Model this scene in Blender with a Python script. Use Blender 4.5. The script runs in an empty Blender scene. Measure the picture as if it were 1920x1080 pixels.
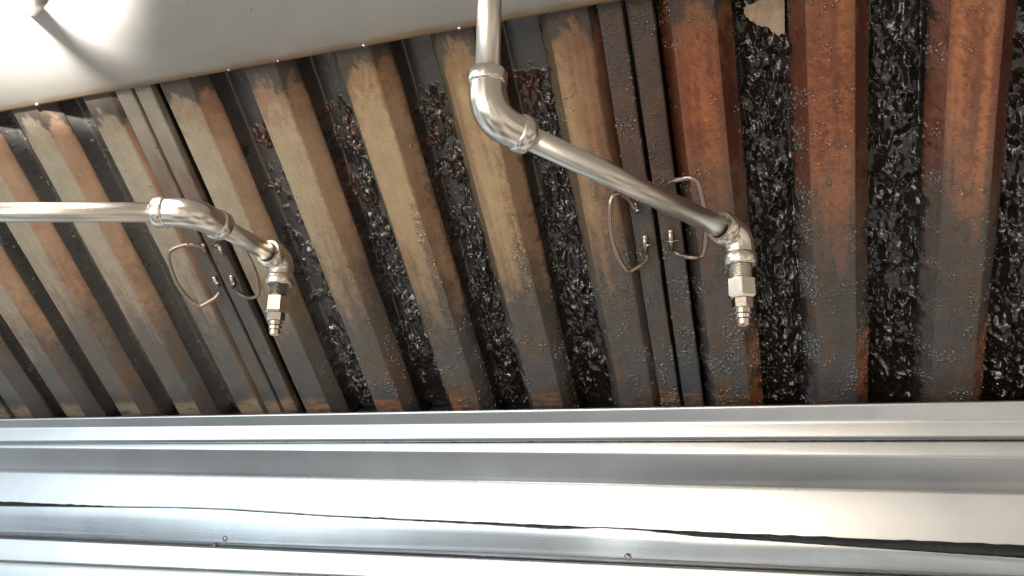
import bpy, bmesh, math, random
import numpy as np
from mathutils import Vector, Matrix
random.seed(7)
SC = bpy.context.scene
COL = SC.collection

# ------------------------------------------------------------------ camera
FPX = 1418.26                                # focal length in pixels of a 1920 px wide picture
W = np.array([[0.94509493, -0.06613519, -0.32003393],
              [0.32642949, 0.23741213, 0.91492036],
              [0.01547150, -0.96915511, 0.24596548]])   # rows: world axes in (right, down, forward)
u_, s_, vt_ = np.linalg.svd(W); W = u_ @ vt_
cd = bpy.data.cameras.new('camera'); cam = bpy.data.objects.new('camera', cd); COL.objects.link(cam)
M = Matrix(((W[0, 0], -W[0, 1], -W[0, 2]), (W[1, 0], -W[1, 1], -W[1, 2]), (W[2, 0], -W[2, 1], -W[2, 2])))
cam.matrix_world = M.to_4x4()
cd.sensor_width = 36; cd.lens = 36 * FPX / 1920; cd.clip_start = 0.01; cd.clip_end = 100
SC.camera = cam

# ------------------------------------------------------------------ world, lamps, exposure
wd = bpy.data.worlds.new('World'); SC.world = wd; wd.use_nodes = True
def build_world():
    nt = wd.node_tree; bg = nt.nodes['Background']; L = nt.links.new      # a room seen out of focus: soft patches of light and shade
    tc = nt.nodes.new('ShaderNodeTexCoord'); n = nt.nodes.new('ShaderNodeTexNoise'); n.inputs['Scale'].default_value = 2.6; n.inputs['Detail'].default_value = 2.5
    L(tc.outputs['Generated'], n.inputs['Vector']); r = nt.nodes.new('ShaderNodeValToRGB'); L(n.outputs['Fac'], r.inputs[0])
    e = r.color_ramp.elements; e[0].position = 0.40; e[0].color = (0.10, 0.095, 0.09, 1); e[1].position = 0.62; e[1].color = (1.02, 0.98, 0.93, 1)
    sx = nt.nodes.new('ShaderNodeSeparateXYZ'); L(tc.outputs['Generated'], sx.inputs[0])        # daylight side of the room is cooler
    mr = nt.nodes.new('ShaderNodeMapRange'); mr.inputs['From Min'].default_value = -0.8; mr.inputs['From Max'].default_value = 0.6; L(sx.outputs['X'], mr.inputs['Value'])
    tint = nt.nodes.new('ShaderNodeMix'); tint.data_type = 'RGBA'; tint.inputs['A'].default_value = (0.82, 0.96, 1.06, 1); tint.inputs['B'].default_value = (1.06, 0.97, 0.86, 1); L(mr.outputs[0], tint.inputs['Factor'])
    mu = nt.nodes.new('ShaderNodeMix'); mu.data_type = 'RGBA'; mu.blend_type = 'MULTIPLY'; mu.inputs['Factor'].default_value = 1; L(r.outputs[0], mu.inputs['A']); L(tint.outputs['Result'], mu.inputs['B'])
    L(mu.outputs['Result'], bg.inputs[0]); bg.inputs[1].default_value = 0.98
build_world()

def area(name, loc, target, sx, sy, power, col):
    l = bpy.data.lights.new(name, 'AREA'); l.shape = 'RECTANGLE'; l.size = sx; l.size_y = sy
    l.energy = power; l.color = col
    o = bpy.data.objects.new(name, l); COL.objects.link(o); o.location = loc
    o.rotation_euler = (Vector(target) - Vector(loc)).to_track_quat('-Z', 'Y').to_euler()
    return o
area('window_light', (-2.58, -2.2, -0.2), (-2.58, 1, -0.2), 3.2, 1.5, 55, (0.80, 0.93, 1.0))
area('side_window_light', (-5.9, -2.2, -0.2), (-5.9, 1, -0.2), 2.6, 1.5, 4, (0.78, 0.92, 1.0))
area('added_warm_key', (0.45, -1.3, 1.0), (-0.3, 0.8, 0.2), 1.3, 0.34, 66, (1.0, 0.90, 0.78))  # added overhead key light, invented for warm light and glints on the grease
area('added_cool_fill', (-1.6, -1.7, 1.05), (-0.5, 0.8, 0.2), 1.2, 0.30, 36, (0.95, 0.97, 1.0))  # second added light, sized for fill and highlights on the tar
area('counter_lamp', (-0.44, -2.3, -0.25), (-0.3, 0.8, 0.0), 0.28, 1.0, 20, (1.0, 0.82, 0.62))

SC.view_settings.view_transform = 'Standard'; SC.view_settings.look = 'None'
SC.view_settings.exposure = 0.15; SC.view_settings.gamma = 1

# ------------------------------------------------------------------ geometry of the place
D = 0.70                                     # distance from eye to the filters' front plane
H = math.sqrt(0.5)
AX = np.array([1, 0, 0.]); AN = np.array([0, H, H]); AS = np.array([0, -H, H])  # along, into, up the slope
def ray(x, y): return W @ np.array([(x - 960) / FPX, (y - 540) / FPX, 1.0])
def at_depth(x, y, z): return Vector(ray(x, y) * z)          # z = distance along the view axis
def at_Y(x, y, Y): r = ray(x, y); return Vector(r * (Y / r[1]))
def on_plane(x, y, off=0.0):                                   # off metres in front of the filter plane
    r = ray(x, y); return Vector(r * ((D - off) / r.dot(AN)))
def plane_pt(a, b, d=0.0): return Vector(AX * a * D + AS * b * D + AN * (D + d))

# ------------------------------------------------------------------ numpy noise
def _hash(ix, iy, seed):
    h = (ix.astype(np.int64) * 374761393 + iy.astype(np.int64) * 668265263 + seed * 1442695041) & 0xffffffff
    h = ((h ^ (h >> 13)) * 1274126177) & 0xffffffff
    return ((h ^ (h >> 16)) & 0xffffff) / float(0xffffff)
def vn(x, y, seed=0):
    x = np.asarray(x, float); y = np.asarray(y, float)
    ix = np.floor(x); iy = np.floor(y); fx = x - ix; fy = y - iy
    fx = fx * fx * (3 - 2 * fx); fy = fy * fy * (3 - 2 * fy)
    a = _hash(ix, iy, seed); b = _hash(ix + 1, iy, seed); c = _hash(ix, iy + 1, seed); d = _hash(ix + 1, iy + 1, seed)
    return a + (b - a) * fx + (c - a) * fy + (a - b - c + d) * fx * fy
def fbm(x, y, seed=0, o=4):
    s = 0; w = 1; t = 0
    for k in range(o):
        s = s + w * vn(x * 2**k + 17.3 * k, y * 2**k - 9.1 * k, seed + k); t += w; w *= 0.55
    return s / t
def worley(x, y, seed=0):
    ix = np.floor(x); iy = np.floor(y); best = np.full(np.shape(x), 9.0); rid = np.zeros(np.shape(x))
    for dx in (-1, 0, 1):
        for dy in (-1, 0, 1):
            cx = ix + dx; cy = iy + dy
            px = cx + _hash(cx, cy, seed); py = cy + _hash(cx, cy, seed + 5)
            d = np.hypot(x - px, y - py); r = _hash(cx, cy, seed + 9)
            m = d < best; best = np.where(m, d, best); rid = np.where(m, r, rid)
    return best, rid
def sst(a, b, x):
    t = np.clip((np.asarray(x, float) - a) / (b - a), 0, 1); return t * t * (3 - 2 * t)
def mix(a, b, t):
    a = np.asarray(a, float); b = np.asarray(b, float); t = np.asarray(t, float)[..., None]
    return a * (1 - t) + b * t

# ------------------------------------------------------------------ materials
def new_mat(name):
    m = bpy.data.materials.new(name); m.use_nodes = True; nt = m.node_tree
    return m, nt, nt.nodes['Principled BSDF']
def N(nt, typ, **kw):
    n = nt.nodes.new(typ)
    for k, v in kw.items():
        if k.startswith('in_'): n.inputs[k[3:].replace('_', ' ')].default_value = v
        else: setattr(n, k, v)
    return n
def math_node(nt, op, a, b=None, clamp=False):
    n = nt.nodes.new('ShaderNodeMath'); n.operation = op; n.use_clamp = clamp
    for i, q in enumerate((a, b)):
        if q is None: continue
        if isinstance(q, (int, float)): n.inputs[i].default_value = q
        else: nt.links.new(q, n.inputs[i])
    return n.outputs[0]
def ramp(nt, src, stops):
    r = nt.nodes.new('ShaderNodeValToRGB'); e = r.color_ramp.elements
    e[0].position, e[0].color = stops[0][0], (*[stops[0][1]] * 3, 1)
    e[1].position, e[1].color = stops[-1][0], (*[stops[-1][1]] * 3, 1)
    for p, c in stops[1:-1]:
        q = e.new(p); q.color = (c, c, c, 1)
    nt.links.new(src, r.inputs[0]); return r.outputs[0]

def greasy(name, rough_dry=0.42, rough_wet=0.16, drops=1.0, lumps=0.0, lump_scale=60.0, spec=0.5, ior=1.5, grit=2.2, metallic=0.0):
    """painted by the vertex attributes 'Col' (dirt colour) and 'wet' (how much liquid grease)"""
    m, nt, P = new_mat(name); L = nt.links.new
    tc = N(nt, 'ShaderNodeTexCoord'); P.inputs['Metallic'].default_value = metallic
    ca = N(nt, 'ShaderNodeAttribute', attribute_name='Col'); wa = N(nt, 'ShaderNodeAttribute', attribute_name='wet')
    wet = wa.outputs['Fac']
    n1 = N(nt, 'ShaderNodeTexNoise', in_Scale=38.0, in_Detail=6.0, in_Roughness=0.62); L(tc.outputs['Object'], n1.inputs['Vector'])
    n2 = N(nt, 'ShaderNodeTexNoise', in_Scale=420.0, in_Detail=4.0, in_Roughness=0.7); L(tc.outputs['Object'], n2.inputs['Vector'])
    mp = N(nt, 'ShaderNodeMapping'); mp.inputs['Scale'].default_value = (160, 160, 9); L(tc.outputs['Object'], mp.inputs['Vector'])
    n3 = N(nt, 'ShaderNodeTexNoise', in_Scale=1.0, in_Detail=3.0); L(mp.outputs[0], n3.inputs['Vector'])
    v = math_node(nt, 'ADD', math_node(nt, 'MULTIPLY', n1.outputs['Fac'], 0.75), math_node(nt, 'MULTIPLY', n2.outputs['Fac'], 0.75))
    v = math_node(nt, 'ADD', v, math_node(nt, 'MULTIPLY', n3.outputs['Fac'], 0.25))
    v = math_node(nt, 'ADD', v, 0.12)
    # small dark specks of burnt fat
    vs = N(nt, 'ShaderNodeTexVoronoi', in_Scale=230.0); L(tc.outputs['Object'], vs.inputs['Vector'])
    sp = ramp(nt, vs.outputs['Distance'], [(0.06, 0.35), (0.14, 1.0)])
    sel = N(nt, 'ShaderNodeSeparateColor'); L(vs.outputs['Color'], sel.inputs[0])
    has = ramp(nt, sel.outputs[0], [(0.74, 1.0), (0.78, 0.0)])
    sp = math_node(nt, 'MAXIMUM', sp, has)
    v = math_node(nt, 'MULTIPLY', v, sp)
    mx = N(nt, 'ShaderNodeMix', data_type='RGBA', blend_type='MULTIPLY'); mx.inputs['Factor'].default_value = 1.0
    L(ca.outputs['Color'], mx.inputs['A']); L(v, mx.inputs['B']); L(mx.outputs['Result'], P.inputs['Base Color'])
    rr = math_node(nt, 'SUBTRACT', rough_dry, math_node(nt, 'MULTIPLY', wet, rough_dry - rough_wet))
    L(math_node(nt, 'ADD', rr, math_node(nt, 'MULTIPLY', math_node(nt, 'SUBTRACT', n1.outputs['Fac'], 0.5), 0.25), True), P.inputs['Roughness'])
    # beads of fat
    hsum = math_node(nt, 'MULTIPLY', n2.outputs['Fac'], math_node(nt, 'ADD', math_node(nt, 'MULTIPLY', wet, grit), 0.2 if grit > 1 else 0.05))
    for sc, lo, amp in ((430.0, 0.45, 0.8), (240.0, 0.62, 1.2)):
        vo = N(nt, 'ShaderNodeTexVoronoi', in_Scale=sc); L(tc.outputs['Object'], vo.inputs['Vector'])
        se = N(nt, 'ShaderNodeSeparateColor'); L(vo.outputs['Color'], se.inputs[0])
        thr = math_node(nt, 'SUBTRACT', math_node(nt, 'ADD', se.outputs[1], wet), lo + 0.45)
        on = math_node(nt, 'MULTIPLY', thr, 6.0, True)
        bd = ramp(nt, vo.outputs['Distance'], [(0.0, 1.0), (0.18, 0.75), (0.36, 0.0)])
        hsum = math_node(nt, 'ADD', hsum, math_node(nt, 'MULTIPLY', math_node(nt, 'MULTIPLY', bd, on), amp * drops))
    if lumps:
        n5 = N(nt, 'ShaderNodeTexNoise', in_Scale=lump_scale, in_Detail=3.0, in_Roughness=0.45); L(tc.outputs['Object'], n5.inputs['Vector'])
        hsum = math_node(nt, 'ADD', hsum, math_node(nt, 'MULTIPLY', n5.outputs['Fac'], lumps))
    P.inputs['Specular IOR Level'].default_value = spec; P.inputs['IOR'].default_value = ior
    bp = N(nt, 'ShaderNodeBump'); bp.inputs['Strength'].default_value = 0.9; bp.inputs['Distance'].default_value = 0.0006
    L(hsum, bp.inputs['Height']); L(bp.outputs[0], P.inputs['Normal'])
    return m
M_BAF = greasy('baked_fat_on_steel', 0.40, 0.17)
M_REAR = greasy('sooty_channel_steel', 0.45, 0.2)
M_TAR = greasy('tarry_grease', 0.46, 0.13, 0.15, 0.9, 130.0, 0.75, 1.6, 0.5)

def steel(name, col=(0.62, 0.61, 0.59), rough=0.22, aniso=0.5, brush=(3, 900, 900), brush_amt=0.10, wave=0.0, stain=False, bump=0.12, specks=0.0):
    m, nt, P = new_mat(name); L = nt.links.new
    P.inputs['Metallic'].default_value = 1.0
    tc = N(nt, 'ShaderNodeTexCoord')
    mp = N(nt, 'ShaderNodeMapping'); mp.inputs['Scale'].default_value = brush; L(tc.outputs['Object'], mp.inputs['Vector'])
    n1 = N(nt, 'ShaderNodeTexNoise', in_Scale=1.0, in_Detail=3.0); L(mp.outputs[0], n1.inputs['Vector'])
    n2 = N(nt, 'ShaderNodeTexNoise', in_Scale=14.0, in_Detail=5.0); L(tc.outputs['Object'], n2.inputs['Vector'])
    r = math_node(nt, 'ADD', math_node(nt, 'MULTIPLY', math_node(nt, 'SUBTRACT', n1.outputs['Fac'], 0.5), brush_amt),
                  math_node(nt, 'MULTIPLY', math_node(nt, 'SUBTRACT', n2.outputs['Fac'], 0.5), 0.05))
    L(math_node(nt, 'ADD', r, rough, True), P.inputs['Roughness'])
    P.inputs['Anisotropic'].default_value = aniso
    if stain:
        ca = N(nt, 'ShaderNodeAttribute', attribute_name='Col'); L(ca.outputs['Color'], P.inputs['Base Color'])
    else:
        mx = N(nt, 'ShaderNodeMix', data_type='RGBA'); L(n2.outputs['Fac'], mx.inputs['Factor'])
        mx.inputs['A'].default_value = (*[c * 0.86 for c in col], 1); mx.inputs['B'].default_value = (*[min(1, c * 1.1) for c in col], 1)
        L(mx.outputs['Result'], P.inputs['Base Color'])
    if specks:                                                                # small splashes and faint wiped smears
        vo = N(nt, 'ShaderNodeTexVoronoi', in_Scale=specks); L(tc.outputs['Object'], vo.inputs['Vector'])
        se = N(nt, 'ShaderNodeSeparateColor'); L(vo.outputs['Color'], se.inputs[0])
        rad = math_node(nt, 'MULTIPLY', ramp(nt, se.outputs[0], [(0.80, 0.0), (1.0, 1.0)]), 0.06)
        dot = math_node(nt, 'MAXIMUM', math_node(nt, 'MULTIPLY', math_node(nt, 'GREATER_THAN', vo.outputs['Distance'], rad), 1.0), 0.25)
        ns = N(nt, 'ShaderNodeTexNoise', in_Scale=7.0, in_Detail=6.0, in_Roughness=0.65, in_Distortion=1.5); L(tc.outputs['Object'], ns.inputs['Vector'])
        dot = math_node(nt, 'MULTIPLY', dot, ramp(nt, ns.outputs['Fac'], [(0.35, 1.0), (0.70, 0.88)]))
        src = P.inputs['Base Color'].links[0].from_socket; m2 = N(nt, 'ShaderNodeMix', data_type='RGBA', blend_type='MULTIPLY'); m2.inputs['Factor'].default_value = 1.0
        L(src, m2.inputs['A']); L(dot, m2.inputs['B']); L(m2.outputs['Result'], P.inputs['Base Color'])
        rs = P.inputs['Roughness'].links[0].from_socket
        L(math_node(nt, 'ADD', rs, math_node(nt, 'MULTIPLY', math_node(nt, 'SUBTRACT', ns.outputs['Fac'], 0.5), 0.16), True), P.inputs['Roughness'])
    h = math_node(nt, 'MULTIPLY', n1.outputs['Fac'], 0.10)
    if wave:
        n3 = N(nt, 'ShaderNodeTexNoise', in_Scale=3.2, in_Detail=1.0); L(tc.outputs['Object'], n3.inputs['Vector'])
        h = math_node(nt, 'ADD', h, math_node(nt, 'MULTIPLY', n3.outputs['Fac'], wave))
    bp = N(nt, 'ShaderNodeBump'); bp.inputs['Strength'].default_value = bump; bp.inputs['Distance'].default_value = 0.001
    L(h, bp.inputs['Height']); L(bp.outputs[0], P.inputs['Normal'])
    return m
M_LEDGE = steel('brushed_ledge_steel', (0.56, 0.57, 0.58), 0.30, 0.6, (2, 500, 500), 0.07, 2.5, specks=60.0)
M_TRIM = steel('thin_trim_steel', (0.50, 0.53, 0.56), 0.28, 0.5, (2, 500, 500), 0.07, 6.0, specks=70.0)
M_CEIL = steel('hood_ceiling_steel', rough=0.40, aniso=0.2, brush=(4, 4, 4), stain=True, specks=45.0)
M_CEIL.node_tree.nodes['Principled BSDF'].inputs['Metallic'].default_value = 0.45
M_PIPE = steel('greasy_pipe_steel', (0.68, 0.63, 0.56), 0.34, 0.0, (260, 260, 260), 0.12, 0, bump=0.25)
M_FIT = steel('bright_fitting_steel', (0.76, 0.70, 0.62), 0.25, 0.0, (160, 160, 160), 0.14, 0, bump=0.6)
M_NOZ = steel('plated_nozzle_metal', (0.80, 0.72, 0.62), 0.14, 0.0, (400, 400, 400), 0.15, 0, bump=0.3)
M_TIP = steel('coppery_nozzle_tip', (0.76, 0.58, 0.46), 0.2, 0.0, (400, 400, 400), 0.15, 0, bump=0.3)
M_WIRE = steel('sooty_wire', (0.46, 0.36, 0.30), 0.30, 0.0, (500, 500, 500), 0.2, 0, bump=0.6)
M_THREAD = steel('dark_oily_thread', (0.30, 0.28, 0.26), 0.3, 0.0, (400, 400, 400), 0.2, 0, bump=0.6)
M_RIVET = steel('rivet_steel', (0.55, 0.56, 0.57), 0.18, 0.0, (500, 500, 500), 0.1, 0)
def plain(name, col, rough=0.6, spec=0.5, scale=200.0, bump=0.3):
    m, nt, P = new_mat(name); L = nt.links.new
    tc = N(nt, 'ShaderNodeTexCoord'); n = N(nt, 'ShaderNodeTexNoise', in_Scale=scale, in_Detail=4.0); L(tc.outputs['Object'], n.inputs['Vector'])
    mx = N(nt, 'ShaderNodeMix', data_type='RGBA'); L(n.outputs['Fac'], mx.inputs['Factor'])
    mx.inputs['A'].default_value = (*[c * 0.6 for c in col], 1); mx.inputs['B'].default_value = (*[c * 1.4 for c in col], 1)
    L(mx.outputs['Result'], P.inputs['Base Color']); P.inputs['Roughness'].default_value = rough
    P.inputs['Specular IOR Level'].default_value = spec
    bp = N(nt, 'ShaderNodeBump'); bp.inputs['Strength'].default_value = bump; bp.inputs['Distance'].default_value = 0.001
    L(n.outputs['Fac'], bp.inputs['Height']); L(bp.outputs[0], P.inputs['Normal'])
    return m
M_DARK = plain('soot_black', (0.012, 0.012, 0.012), 0.7)
M_MASTIC = plain('black_sealant', (0.02, 0.022, 0.025), 0.45, 0.5, 300, 0.8)
M_BLOB = plain('wet_black_fat', (0.02, 0.014, 0.01), 0.12, 0.6, 300, 0.3)
def bead_material():
    m, nt, P = new_mat('bead_of_fat'); ca = N(nt, 'ShaderNodeAttribute', attribute_name='Col')
    nt.links.new(ca.outputs['Color'], P.inputs['Base Color']); P.inputs['Roughness'].default_value = 0.09
    P.inputs['IOR'].default_value = 1.6; P.inputs['Specular IOR Level'].default_value = 0.9
    return m
M_DROP = bead_material()
M_PATCH = plain('bare_metal_patch', (0.42, 0.29, 0.20), 0.45, 0.5, 160, 0.5)
M_LENS = plain('clear_drop', (0.55, 0.56, 0.56), 0.08, 1.0, 60, 0.1)

# ------------------------------------------------------------------ object helpers
def link(name, me, mat, parent=None, smooth=True):
    if mat is not None: me.materials.append(mat)
    if smooth: me.polygons.foreach_set('use_smooth', [True] * len(me.polygons))
    o = bpy.data.objects.new(name, me); COL.objects.link(o)
    if parent is not None: o.parent = parent
    return o
def thing(name, label, cat, loc=(0, 0, 0), rot=(0, 0, 0), group=None):
    o = bpy.data.objects.new(name, None); COL.objects.link(o); o.empty_display_size = 0.05
    o.location = loc; o.rotation_euler = rot; o['label'] = label; o['category'] = cat
    if group: o['group'] = group
    return o
def tag(o, label, cat, group=None):
    o['label'] = label; o['category'] = cat
    if group: o['group'] = group
    return o
def grid_mesh(name, P, cols=None, wet=None):
    """P: (rows, cols, 3) array -> quad sheet"""
    r, c = P.shape[:2]
    idx = np.arange(r * c).reshape(r, c)
    q = np.stack([idx[:-1, :-1], idx[:-1, 1:], idx[1:, 1:], idx[1:, :-1]], -1).reshape(-1, 4)
    me = bpy.data.meshes.new(name)
    me.vertices.add(r * c); me.vertices.foreach_set('co', P.reshape(-1).astype(np.float32))
    me.loops.add(q.size); me.loops.foreach_set('vertex_index', q.reshape(-1).astype(np.int32))
    me.polygons.add(len(q)); me.polygons.foreach_set('loop_start', np.arange(0, q.size, 4, dtype=np.int32))
    me.update(calc_edges=True)
    if cols is not None:
        at = me.attributes.new('Col', 'FLOAT_COLOR', 'POINT')
        cc = np.ones((r * c, 4), np.float32); cc[:, :3] = np.clip(cols.reshape(-1, 3), 0, 1); at.data.foreach_set('color', cc.reshape(-1))
        aw = me.attributes.new('wet', 'FLOAT', 'POINT'); aw.data.foreach_set('value', np.broadcast_to(wet, (r, c)).reshape(-1).astype(np.float32))
    me.validate()
    return me
def solidify(o, t, off=-1):
    m = o.modifiers.new('thickness', 'SOLIDIFY'); m.thickness = t; m.offset = off
def sweep(path, radii, seg=24, sides=None, twist=0.0, caps=True, me_name='tube'):
    """round (or n-sided) tube through path points, one radius per point"""
    pts = [Vector(p) for p in path]; n = len(pts)
    tang = []
    for i in range(n):
        a = pts[max(i - 1, 0)]; b = pts[min(i + 1, n - 1)]
        t = (b - a)
        if t.length < 1e-9: t = tang[-1] if tang else Vector((0, 0, 1))
        tang.append(t.normalized())
    up = Vector((0, 0, 1)) if abs(tang[0].z) < 0.9 else Vector((0, 1, 0))
    nr = tang[0].cross(up).normalized()
    bm = bmesh.new(); rings = []
    k = sides or seg
    for i in range(n):
        nr = (nr - tang[i] * nr.dot(tang[i])).normalized(); bn = tang[i].cross(nr)
        rings.append([bm.verts.new(pts[i] + (nr * math.cos(2 * math.pi * j / k + twist) + bn * math.sin(2 * math.pi * j / k + twist)) * radii[i]) for j in range(k)])
    for i in range(n - 1):
        for j in range(k):
            bm.faces.new((rings[i][j], rings[i][(j + 1) % k], rings[i + 1][(j + 1) % k], rings[i + 1][j]))
    if caps:
        bm.faces.new(rings[0][::-1]); bm.faces.new(rings[-1])
    bmesh.ops.recalc_face_normals(bm, faces=bm.faces)
    me = bpy.data.meshes.new(me_name); bm.to_mesh(me); bm.free(); return me
def sharp(o, ang=40):
    me = o.data; me.polygons.foreach_set('use_smooth', [True] * len(me.polygons))
    me.set_sharp_from_angle(angle=math.radians(ang))
    return o
def dome(name, loc, normal, r, h, mat, parent, ring=True):
    nrm = Vector(normal).normalized(); q = nrm.to_track_quat('Z', 'Y'); bm = bmesh.new()
    prof = [(0.0, h), (0.35 * r, h * 0.95), (0.7 * r, h * 0.72), (0.92 * r, h * 0.35), (r, 0.0), (r, -0.0015)]
    if ring: prof = [(0.0, h * 0.55), (0.22 * r, h * 0.55), (0.30 * r, h)] + prof[2:]
    rows = []
    for pr, ph in prof:
        rows.append([bm.verts.new(q @ Vector((pr * math.cos(t * math.pi / 8), pr * math.sin(t * math.pi / 8), ph)) + Vector(loc)) for t in range(16)] if pr > 0 else [bm.verts.new(q @ Vector((0, 0, ph)) + Vector(loc))])
    for a, b in zip(rows[:-1], rows[1:]):
        for j in range(16):
            if len(a) == 1: bm.faces.new((a[0], b[j], b[(j + 1) % 16]))
            else: bm.faces.new((a[j], b[j], b[(j + 1) % 16], a[(j + 1) % 16]))
    bmesh.ops.recalc_face_normals(bm, faces=bm.faces)
    me = bpy.data.meshes.new(name); bm.to_mesh(me); bm.free()
    return sharp(link(name, me, mat, parent), 50)

# ------------------------------------------------------------------ hood ceiling panel
EY = 0.565
e0 = at_Y(0, 208, EY); e1 = at_Y(1150, 0, EY)
def ceil_z(x): return e0.z + (e1.z - e0.z) * (x - e0.x) / (e1.x - e0.x)
def build_ceiling():
    xs = np.linspace(-2.2, 1.6, 240); ys = np.concatenate([[EY - 0.001, EY - 0.003, EY - 0.006, EY - 0.010, EY - 0.016, EY - 0.025], np.linspace(EY - 0.04, -1.2, 60)])
    X, Y = np.meshgrid(xs, ys); Z = ceil_z(X) + 0.0012 * fbm(X * 3, Y * 3, 3)
    rows = [(EY + 0.004, 0.028), (EY + 0.004, 0.003), (EY + 0.002, 0.0)]
    top = np.stack([np.stack([xs, np.full_like(xs, y), ceil_z(xs) + z], -1) for y, z in rows])
    P = np.concatenate([top, np.stack([X, Y, Z], -1)])
    dist = np.concatenate([[0, 0, 0], EY - ys])[:, None] + 0 * xs[None]
    XX = np.broadcast_to(xs, dist.shape)
    st = sst(0.012, 0.0, dist + 0.008 * (fbm(XX * 60, dist * 60, 8) - 0.5))
    st2 = sst(0.05, 0.0, dist + 0.03 * (fbm(XX * 14, dist * 20, 21) - 0.5)) * 0.35
    base = mix((0.62, 0.60, 0.565), (0.45, 0.40, 0.32), st2); c = mix(base, (0.34, 0.21, 0.10), st * 0.85)
    o = link('ceiling', grid_mesh('ceiling', P, c, 0.0), M_CEIL); o['kind'] = 'structure'
    o['label'] = 'smooth pale stainless hood ceiling panel above the filters'
    return o
ceiling = build_ceiling()
for x, y, s in ((70, 193, 1.0), (367, 141, 0.6), (430, 129, 0.8), (522, 113, 0.8), (683, 80, 1.0), (862, 47, 1.0)):
    p = at_Y(x, y, EY); p.z = ceil_z(p.x)
    dome('screw_tip', p, (0.1, -0.55, -1), 0.0026 * s, 0.0026, M_RIVET, ceiling)

# ------------------------------------------------------------------ filters
PIT = 0.1566; WF = 0.0535; A0 = -1.1883           # ridge pitch, face width, first ridge (units of D)
SP = 0.0195; DP = 0.028                            # splay and depth of a front baffle
BT, BB = -0.128, -0.872                            # upper and lower end along the slope
SEAM = -0.1478
TT = lambda b: (-b - 0.166) / 0.662                # 0 at the ceiling edge, 1 at the gutter
BEIGE = (0.285, 0.238, 0.168); TAN = (0.385, 0.262, 0.138); ORANGE = (0.37, 0.145, 0.055); SOOT = (0.072, 0.069, 0.063); TAR = (0.016, 0.011, 0.008)

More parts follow.
